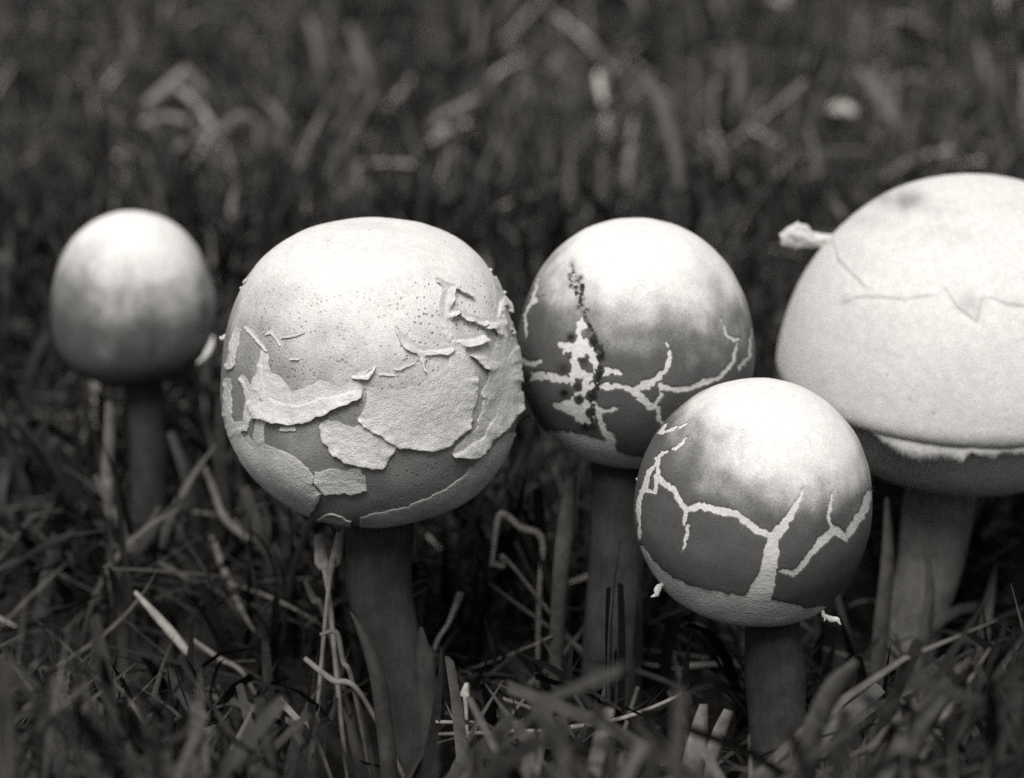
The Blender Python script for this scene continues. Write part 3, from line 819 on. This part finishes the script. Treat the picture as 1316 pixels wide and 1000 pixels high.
def blades(n, yr, wide, hr, wr, tone, seed, margin=0.06, lie=0.0, keep=None, rows=7, curl=(0.2, 1.1), clump=0.0):
    r = np.random.default_rng(seed)
    y = np.sqrt(r.uniform(yr[0] ** 2, yr[1] ** 2, n)) if yr[0] > 0 else r.uniform(yr[0], yr[1], n)
    x = r.uniform(-1, 1, n) * (wide * np.maximum(y, 0.3) + margin)
    if clump > 0:
        keepm = r.uniform(0, 1, n) < np.clip(0.55 + clump * 2 * fbm(x * 28, y * 28, 5.0, 2), 0.05, 1)
        x, y = x[keepm], y[keepm]; n = len(x)
    Hh = r.uniform(hr[0], hr[1], n) * (1 + 0.35 * fbm(x * 12, y * 12, 1.0, 2)); az = r.uniform(0, 2 * math.pi, n)
    lean = r.normal(0.25, 0.25, n) + lie; cu = r.uniform(curl[0], curl[1], n) * r.choice([1, 1, 1, -0.4], n)
    w = r.uniform(wr[0], wr[1], n); blunt = r.uniform(0, 1, n) < 0.35
    z0 = 0.0 + (r.uniform(0, 0.018, n) if lie > 0.8 else 0)
    t = np.linspace(0, 1, rows)[None, :]
    ang = np.clip(lean[:, None] + cu[:, None] * t ** 1.3, -1.9, 1.75)      # lean from vertical along the blade
    ds = Hh[:, None] / (rows - 1)
    hx = np.concatenate([np.zeros((n, 1)), np.cumsum(np.sin(ang[:, :-1]) * ds, 1)], 1)
    hz = np.concatenate([np.zeros((n, 1)), np.cumsum(np.cos(ang[:, :-1]) * ds, 1)], 1)
    dx, dy = np.cos(az)[:, None], np.sin(az)[:, None]
    kink = fbm(x * 300 + 0.0, y * 300, 0.4, 2)[:, None] * 0.25
    cx, cy, cz = x[:, None] + hx * dx - hx * dy * kink * t, y[:, None] + hx * dy + hx * dx * kink * t, np.maximum(hz + (z0[:, None] if np.ndim(z0) else z0), 0.0005 + 0.002 * t)
    prof = np.where(blunt[:, None], 0.75 + 0.25 * np.sin(np.pi * np.clip(t, 0, 1)), np.maximum((1 - t ** 2.2), 0.04) * (0.7 + 0.6 * np.sqrt(t + 1e-4)))
    tw = r.normal(0, 0.8, n)[:, None] * t + r.normal(0, 0.25, n)[:, None]
    sx, sy = -dy * np.cos(tw) + dx * np.sin(tw) * np.cos(ang), dx * np.cos(tw) + dy * np.sin(tw) * np.cos(ang); sz = -np.sin(tw) * np.sin(ang)
    hw = (w[:, None] / 2) * prof
    fold = 0.35
    nx_, ny_, nz_ = np.cos(ang) * dx, np.cos(ang) * dy, -np.sin(ang)
    C = np.stack([cx, cy, cz], -1); S = np.stack([sx, sy, sz], -1); Nn = np.stack([nx_, ny_, nz_], -1)
    L = C + S * hw[..., None] + Nn * (hw * fold)[..., None]; Rr = C - S * hw[..., None] + Nn * (hw * fold)[..., None]
    V = np.stack([L, C, Rr], 2)                                            # n, rows, 3, 3
    tip = C
    px, py, dz = pix(tip.reshape(-1, 3)); px = px.reshape(n, rows); py = py.reshape(n, rows); dz = dz.reshape(n, rows)
    bad = np.zeros(n, bool)
    for ex, ey, rx, ry, d in CAPS:
        bad |= ((((px - ex) / rx) ** 2 + ((py - ey) / ry) ** 2 < 1.05) & (dz < d + 0.035) & (dz > 0.05)).any(1)
    for x0, x1, y0, y1, d in STEMS:
        b2 = ((px > x0 - 6) & (px < x1 + 6) & (py > y0) & (py < y1) & (dz < d + 0.004) & (dz > 0.05)).any(1)
        bad |= b2 & (r.uniform(0, 1, n) < 0.93)
    for sx_, sy_, rr in STEMXY: bad |= (np.hypot(C[..., 0] - sx_, C[..., 1] - sy_) < rr).any(1)
    bad |= (np.hypot(C[..., 0], C[..., 1]) < 0.10).any(1)
    if keep is not None: bad |= ~keep(px, py, dz, r)
    ok = ~bad
    V = V[ok]; m = len(V)
    tn = np.exp(r.normal(math.log(tone[0]), tone[1], n))[ok]
    T = np.repeat(tn, rows * 3)
    idx = np.arange(m * rows * 3).reshape(m, rows, 3)
    F = np.concatenate([np.stack([idx[:, :-1, q], idx[:, 1:, q], idx[:, 1:, q + 1], idx[:, :-1, q + 1]], -1).reshape(-1, 4) for q in (0, 1)])
    return V.reshape(-1, 3), F, T

def stuff(name, label, cat, sets, mat):
    Vs, Fs, Ts, o = [], [], [], 0
    for V, F, T in sets:
        Vs.append(V); Fs.append(F + o); Ts.append(T); o += len(V)
    ob = mesh_obj(name, np.vstack(Vs), np.vstack(Fs), mat, attrs={"tone": np.clip(np.concatenate(Ts), 0.01, 0.6)})
    tag(ob, label, cat, kind="stuff")

def low_front(px, py, dz, r):
    x = px[:, -1]
    return np.where(dz > 0.05, py, 2000).min(1) > 893 + r.normal(0, 22, len(px)) - 130 * ss(1090, 1290, x) - 90 * ss(300, 40, x)
def mid_keep(px, py, dz, r):
    near = dz[:, 0] < 0.66
    m = px.mean(1)
    lim = 800 - 130 * ss(670, 720, m) * ss(870, 820, m)
    return ~near | (py.min(1) > lim + r.normal(0, 60, len(px)))
stuff("lawn_grass", "dense short grass of the lawn around and behind the mushrooms", "grass", [  # sets around the stems toned far darker: shade there painted into the blades
    blades(12000, (0.26, 0.49), 0.30, (0.045, 0.115), (0.0016, 0.0036), (0.05, 0.45), 1, keep=low_front, curl=(0.3, 1.4)),
    blades(900, (0.48, 0.58), 0.30, (0.02, 0.05), (0.0016, 0.0035), (0.015, 0.5), 5, keep=low_front, curl=(0.3, 1.4)),
    blades(8500, (0.52, 0.86), 0.26, (0.022, 0.055), (0.0014, 0.0034), (0.014, 0.65), 2, keep=mid_keep, clump=0.6, curl=(0.2, 1.8)),
    blades(46000, (0.78, 1.7), 0.26, (0.016, 0.048), (0.0009, 0.0030), (0.042, 0.85), 3, clump=1.4, curl=(0.3, 3.2), rows=6),
    blades(18000, (1.6, 4.5), 0.30, (0.02, 0.05), (0.003, 0.007), (0.06, 0.5), 4, rows=5, curl=(0.3, 2.4)),
], M_blade)
stuff("thatch", "dead dry stalks and clippings matted between the grass", "thatch", [  # nearer set has shade among the stems put into its darker tone
    blades(5200, (0.50, 1.0), 0.26, (0.015, 0.05), (0.0006, 0.0016), (0.026, 0.9), 11, lie=1.0, curl=(-0.7, 0.7), keep=mid_keep),
    blades(12000, (0.70, 1.7), 0.26, (0.015, 0.05), (0.0008, 0.0024), (0.09, 0.8), 12, lie=0.7, curl=(-1.6, 1.6)),
], M_straw)

# ------------------------------------------------------------------ single blades, straws and scraps that can be picked out
def ribbon_obj(name, path, width, depth, tone, label, cat, root=False, group=None, mat=None, blunt=False, face=None):
    """path in photo pixels, width in pixels along it; one depth or one per point"""
    if depth is None:                                     # lies in the turf: its lower end about 2 cm above the soil
        depth = (CAM_Z - 0.022) / (sp + cp * (max(p[1] for p in path) - H / 2) * S0 / D0)
    depth = [depth] * len(path) if np.isscalar(depth) else depth
    P = [at(x, y, d) for (x, y), d in zip(path, depth)]
    width = list(width)
    if root:
        q = P[-1].copy(); dv = P[-1] - P[-2]; dv /= np.linalg.norm(dv); dv = dv * 0.5 + np.array([0, 0.1, -0.8])
        P.append(q + dv * ((q[2] + 0.003) / -dv[2])); width.append(width[-1] * 0.85)
    m = 10 * (len(P) - 1) + 1; P = np.array(P)
    C = np.stack([catm1(P[:, i], m) for i in range(3)], -1)
    hw = np.interp(np.linspace(0, 1, m), np.linspace(0, 1, len(width)), width) * S0 * np.mean(depth) / D0 / 2
    T = np.gradient(C, axis=0); T /= np.linalg.norm(T, axis=1, keepdims=True)
    S = np.cross(T, FWD); S /= np.linalg.norm(S, axis=1, keepdims=True) + 1e-9
    S = S * 0.92 + FWD * 0.35 + np.array([0, 0, .08]); Nn = np.cross(S, T); Nn /= np.linalg.norm(Nn, axis=1, keepdims=True)
    rows = []
    th = 0.00018
    for u, h in ((-1, .35), (-.5, .1), (0, 0), (.5, .1), (1, .35)): rows.append(C + S * (hw * u)[:, None] + Nn * (hw * h)[:, None])
    for u, h in ((1, .35), (.5, .1), (0, 0), (-.5, .1), (-1, .35)): rows.append(C + S * (hw * u * 0.97)[:, None] + Nn * (hw * h - th)[:, None])
    V = np.stack(rows, 1); F = faces_ring(m, 10)
    tn = np.full(m * 10, tone)
    org = C[-1]
    o = mesh_obj(name, V.reshape(-1, 3), F, mat or M_straw, attrs={"tone": tn}, origin=org)
    return tag(o, label, cat, group)

zA = Z(560, 560, 1.741); zB = Z(0, 600, 1.994); zC = Z(0, 0, 1.994); zD = Z(660, 0, 2.006); zE = Z(30, 240, 2.175)
R_ = ribbon_obj
G1 = "single dry stalks among the grass"
R_("dry_stalk", zA((125, 292), (143, 178), (190, 205), (238, 232), (232, 350)), [5, 8, 8, 8, 6], 0.65, 0.30, "dry stalk bent into an arch between the flaking and the ladder-cracked mushroom", "stalk", True)
R_("dry_stalk", zA((125, 285), (150, 292), (170, 290)), [6, 7, 4], 0.645, 0.26, "short dry stalk lying level across the foot of the arched stalk", "stalk", True)
R_("dry_stalk", zB((1182, 322), (1150, 400), (1110, 480)), [10, 6, 6], 0.63, 0.36, "thin upright stalk with a knobbed tip right of the flaking mushroom's stem", "stalk", True)
R_("seed_husk", zA((70, 553), (66, 580), (68, 610)), [5, 14, 5], 0.60, 0.40, "small pale seed husk low beside the flaking mushroom's stem", "husk", True)
R_("dry_stalk", zA((0, 640), (110, 645), (200, 662), (330, 648), (440, 625), (560, 575)), [4, 5, 6, 5, 5, 4], 0.59, 0.22, "long thin stalk lying level between the stems of the flaking and small mushrooms", "stalk")
R_("dry_stalk", zA((0, 668), (100, 665), (200, 662)), [4, 5, 4], 0.598, 0.14, "short level stalk just below the long thin one", "stalk")
R_("dry_stalk", zA((150, 588), (220, 612), (295, 642)), [4, 4, 3], 0.61, 0.12, "short slanting stalk above the long level stalk", "stalk")
R_("dry_stalk", zB((525, 0), (550, 65), (575, 130), (630, 180), (692, 222)), [7, 9, 9, 8, 6], 0.69, 0.15, "pale stalk with a bend between the egg-shaped and the flaking mushroom", "stalk", True)
R_("dry_stalk", zB((495, 115), (560, 125), (610, 150)), [5, 6, 5], 0.695, 0.11, "dull stalk crossing behind the bent pale stalk", "stalk", True)
R_("dry_stalk", zB((345, 320), (400, 380), (440, 425), (482, 476)), [5, 10, 12, 9], 0.63, 0.30, "bright slanting straw left of the flaking mushroom's stem", "straw")
R_("dry_stalk", zB((490, 440), (560, 490), (632, 542)), [5, 7, 5], 0.63, 0.14, "dull straw continuing below the bright slanting straw", "straw", True)
R_("dry_stalk", zB((780, 490), (850, 545), (930, 590)), [6, 8, 6], 0.60, 0.16, "thin straw slanting towards the flaking mushroom's stem from its left", "straw", True)
R_("dry_stalk", zB((715, 595), (760, 645), (812, 702)), [9, 9, 6], 0.57, 0.18, "short blurred straw in front and left of the flaking mushroom's stem", "straw", True)
R_("leaf_bract", zB((818, 172), (828, 240), (842, 318)), [12, 22, 7], 0.605, 0.30, "pale leaf tip, left arm of a V under the flaking cap", "leaf", True)
R_("leaf_bract", zB((874, 168), (862, 240), (842, 315)), [12, 18, 6], 0.603, 0.26, "pale leaf tip, right arm of a V beside the flaking mushroom's stem", "leaf", True)
R_("grass_blade", zB((782, 292), (805, 340), (835, 390)), [6, 10, 6], 0.62, 0.12, "short dull blade under the V of pale leaf tips", "blade", True)
R_("grass_blade", zB((820, 430), (862, 425), (880, 500), (905, 560)), [4, 7, 7, 6], 0.60, 0.10, "hooked blade left of the flaking mushroom's stem", "blade", True, mat=M_blade)
R_("grass_blade", [(450, 786), (468, 818), (486, 870), (496, 940), (502, 1005)], [2, 14, 22, 24, 24], 0.583, 0.03, "dark broad blade lying along the flaking mushroom's stem", "blade", True, mat=M_blade)
R_("grass_blade", [(905, 905), (900, 940), (892, 1000)], [12, 26, 34], 0.558, 0.14, "broad cut blade left of the small mushroom's stem, longer of a pair", "blade", True, mat=M_blade)
R_("grass_blade", [(938, 913), (925, 945), (908, 1005)], [16, 22, 26], 0.560, 0.12, "broad cut blade left of the small mushroom's stem, shorter of a pair", "blade", True, mat=M_blade)
R_("grass_blade", [(1102, 850), (1078, 880), (1056, 920), (1040, 990)], [12, 34, 34, 30], 0.49, 0.05, "wide dull blade leaning across the right of the small mushroom's stem", "blade", True, mat=M_blade)
R_("grass_blade", [(1140, 640), (1142, 720), (1135, 800), (1125, 900)], [6, 20, 24, 24], 0.645, 0.05, "dark upright blade between the small and the largest mushroom", "blade", True, mat=M_blade)
R_("grass_blade", [(1190, 690), (1196, 760), (1188, 830), (1175, 900)], [3, 14, 20, 20], 0.640, 0.045, "dark blade standing in front of the largest mushroom's stem", "blade", True, mat=M_blade)
R_("grass_blade", zE((240, 600), (242, 700), (236, 800), (240, 900)), [10, 17, 17, 14], 0.685, 0.10, "pale upright blade left of the egg-shaped mushroom's stem", "blade", True, mat=M_blade)
R_("grass_blade", [(735, 612), (728, 680), (720, 760)], [16, 26, 22], 0.625, 0.06, "dull broad blade left of the ladder-cracked mushroom's stem", "blade", True, mat=M_blade)
R_("dry_stalk", zC((365, 272), (420, 225), (472, 178)), [10, 13, 10], None, 0.22, "pale cut stalk in the grass behind the egg-shaped mushroom", "stalk")
R_("dry_stalk", zC((468, 168), (500, 205), (532, 252)), [10, 12, 12], None, 0.16, "cut stalk leaning against the pale stalk behind the egg-shaped mushroom", "stalk", True)
R_("dry_stalk", zC((600, 490), (596, 540), (588, 592)), [6, 11, 8], None, 0.22, "short upright straw between the egg-shaped and flaking caps", "straw", True)
R_("dry_stalk", zC((772, 548), (805, 540), (838, 530)), [9, 10, 9], None, 0.34, "bright short straw just behind the top of the flaking cap", "straw")
R_("dry_stalk", zC((490, 612), (525, 596), (562, 580)), [8, 9, 7], None, 0.28, "bright short straw at the right shoulder of the egg-shaped cap", "straw")
R_("dry_stalk", zC((915, 425), (922, 475), (932, 530)), [6, 10, 10], None, 0.17, "upright straw behind the top of the flaking cap", "straw", True)
R_("grass_blade", zC((395, 405), (480, 365), (560, 335), (655, 308)), [9, 13, 13, 10], None, 0.12, "long arching blade behind the egg-shaped and flaking caps", "blade", True, mat=M_blade)
R_("petal", zD((808, 285), (845, 276), (885, 288)), [7, 17, 8], None, 0.55, "small white petal lying on the grass left of the largest cap", "petal")
R_("petal", zD((492, 355), (515, 355), (538, 362)), [5, 10, 6], None, 0.26, "small dull petal on the grass behind the ladder-cracked cap", "petal")
R_("grass_blade", zD((715, 405), (690, 445), (660, 490)), [8, 14, 12], None, 0.16, "pale blade leaning left of the torn scrap on the largest cap", "blade", True, mat=M_blade)
R_("dry_stalk", zD((822, 500), (838, 535), (852, 572)), [6, 9, 8], None, 0.13, "short straw behind the left shoulder of the largest cap", "straw", True)
R_("dry_stalk", zD((290, 528), (278, 545), (264, 570)), [5, 10, 10], None, 0.30, "bright straw tip just behind the top of the ladder-cracked cap", "straw", True)
R_("dry_stalk", zD((42, 215), (34, 290), (18, 382)), [7, 9, 8], None, 0.16, "tall thin stalk behind the gap of the flaking and ladder-cracked caps", "stalk", True)
R_("grass_blade", zD((330, 195), (375, 260), (410, 350), (432, 492)), [8, 16, 16, 14], None, 0.11, "long curved blade rising behind the ladder-cracked cap", "blade", True, mat=M_blade)
R_("grass_blade", zD((888, 178), (930, 220), (970, 280), (995, 340)), [8, 20, 20, 14], None, 0.13, "broad pale blade beside the white petal", "blade", True, mat=M_blade)


R_("grass_blade", [(548, 162), (572, 146), (612, 126)], [7, 11, 7], None, 0.18, "pale bent blade in the grass well behind the flaking cap", "blade", mat=M_blade)
R_("grass_blade", [(452, 30), (460, 62), (478, 110)], [9, 14, 10], None, 0.14, "soft pale blade far behind the flaking cap", "blade", True, mat=M_blade)
R_("grass_blade", [(948, 60), (952, 100), (946, 150)], [9, 14, 10], None, 0.13, "soft pale blade far behind the ladder-cracked cap", "blade", True, mat=M_blade)
scene.cycles.use_denoising = False
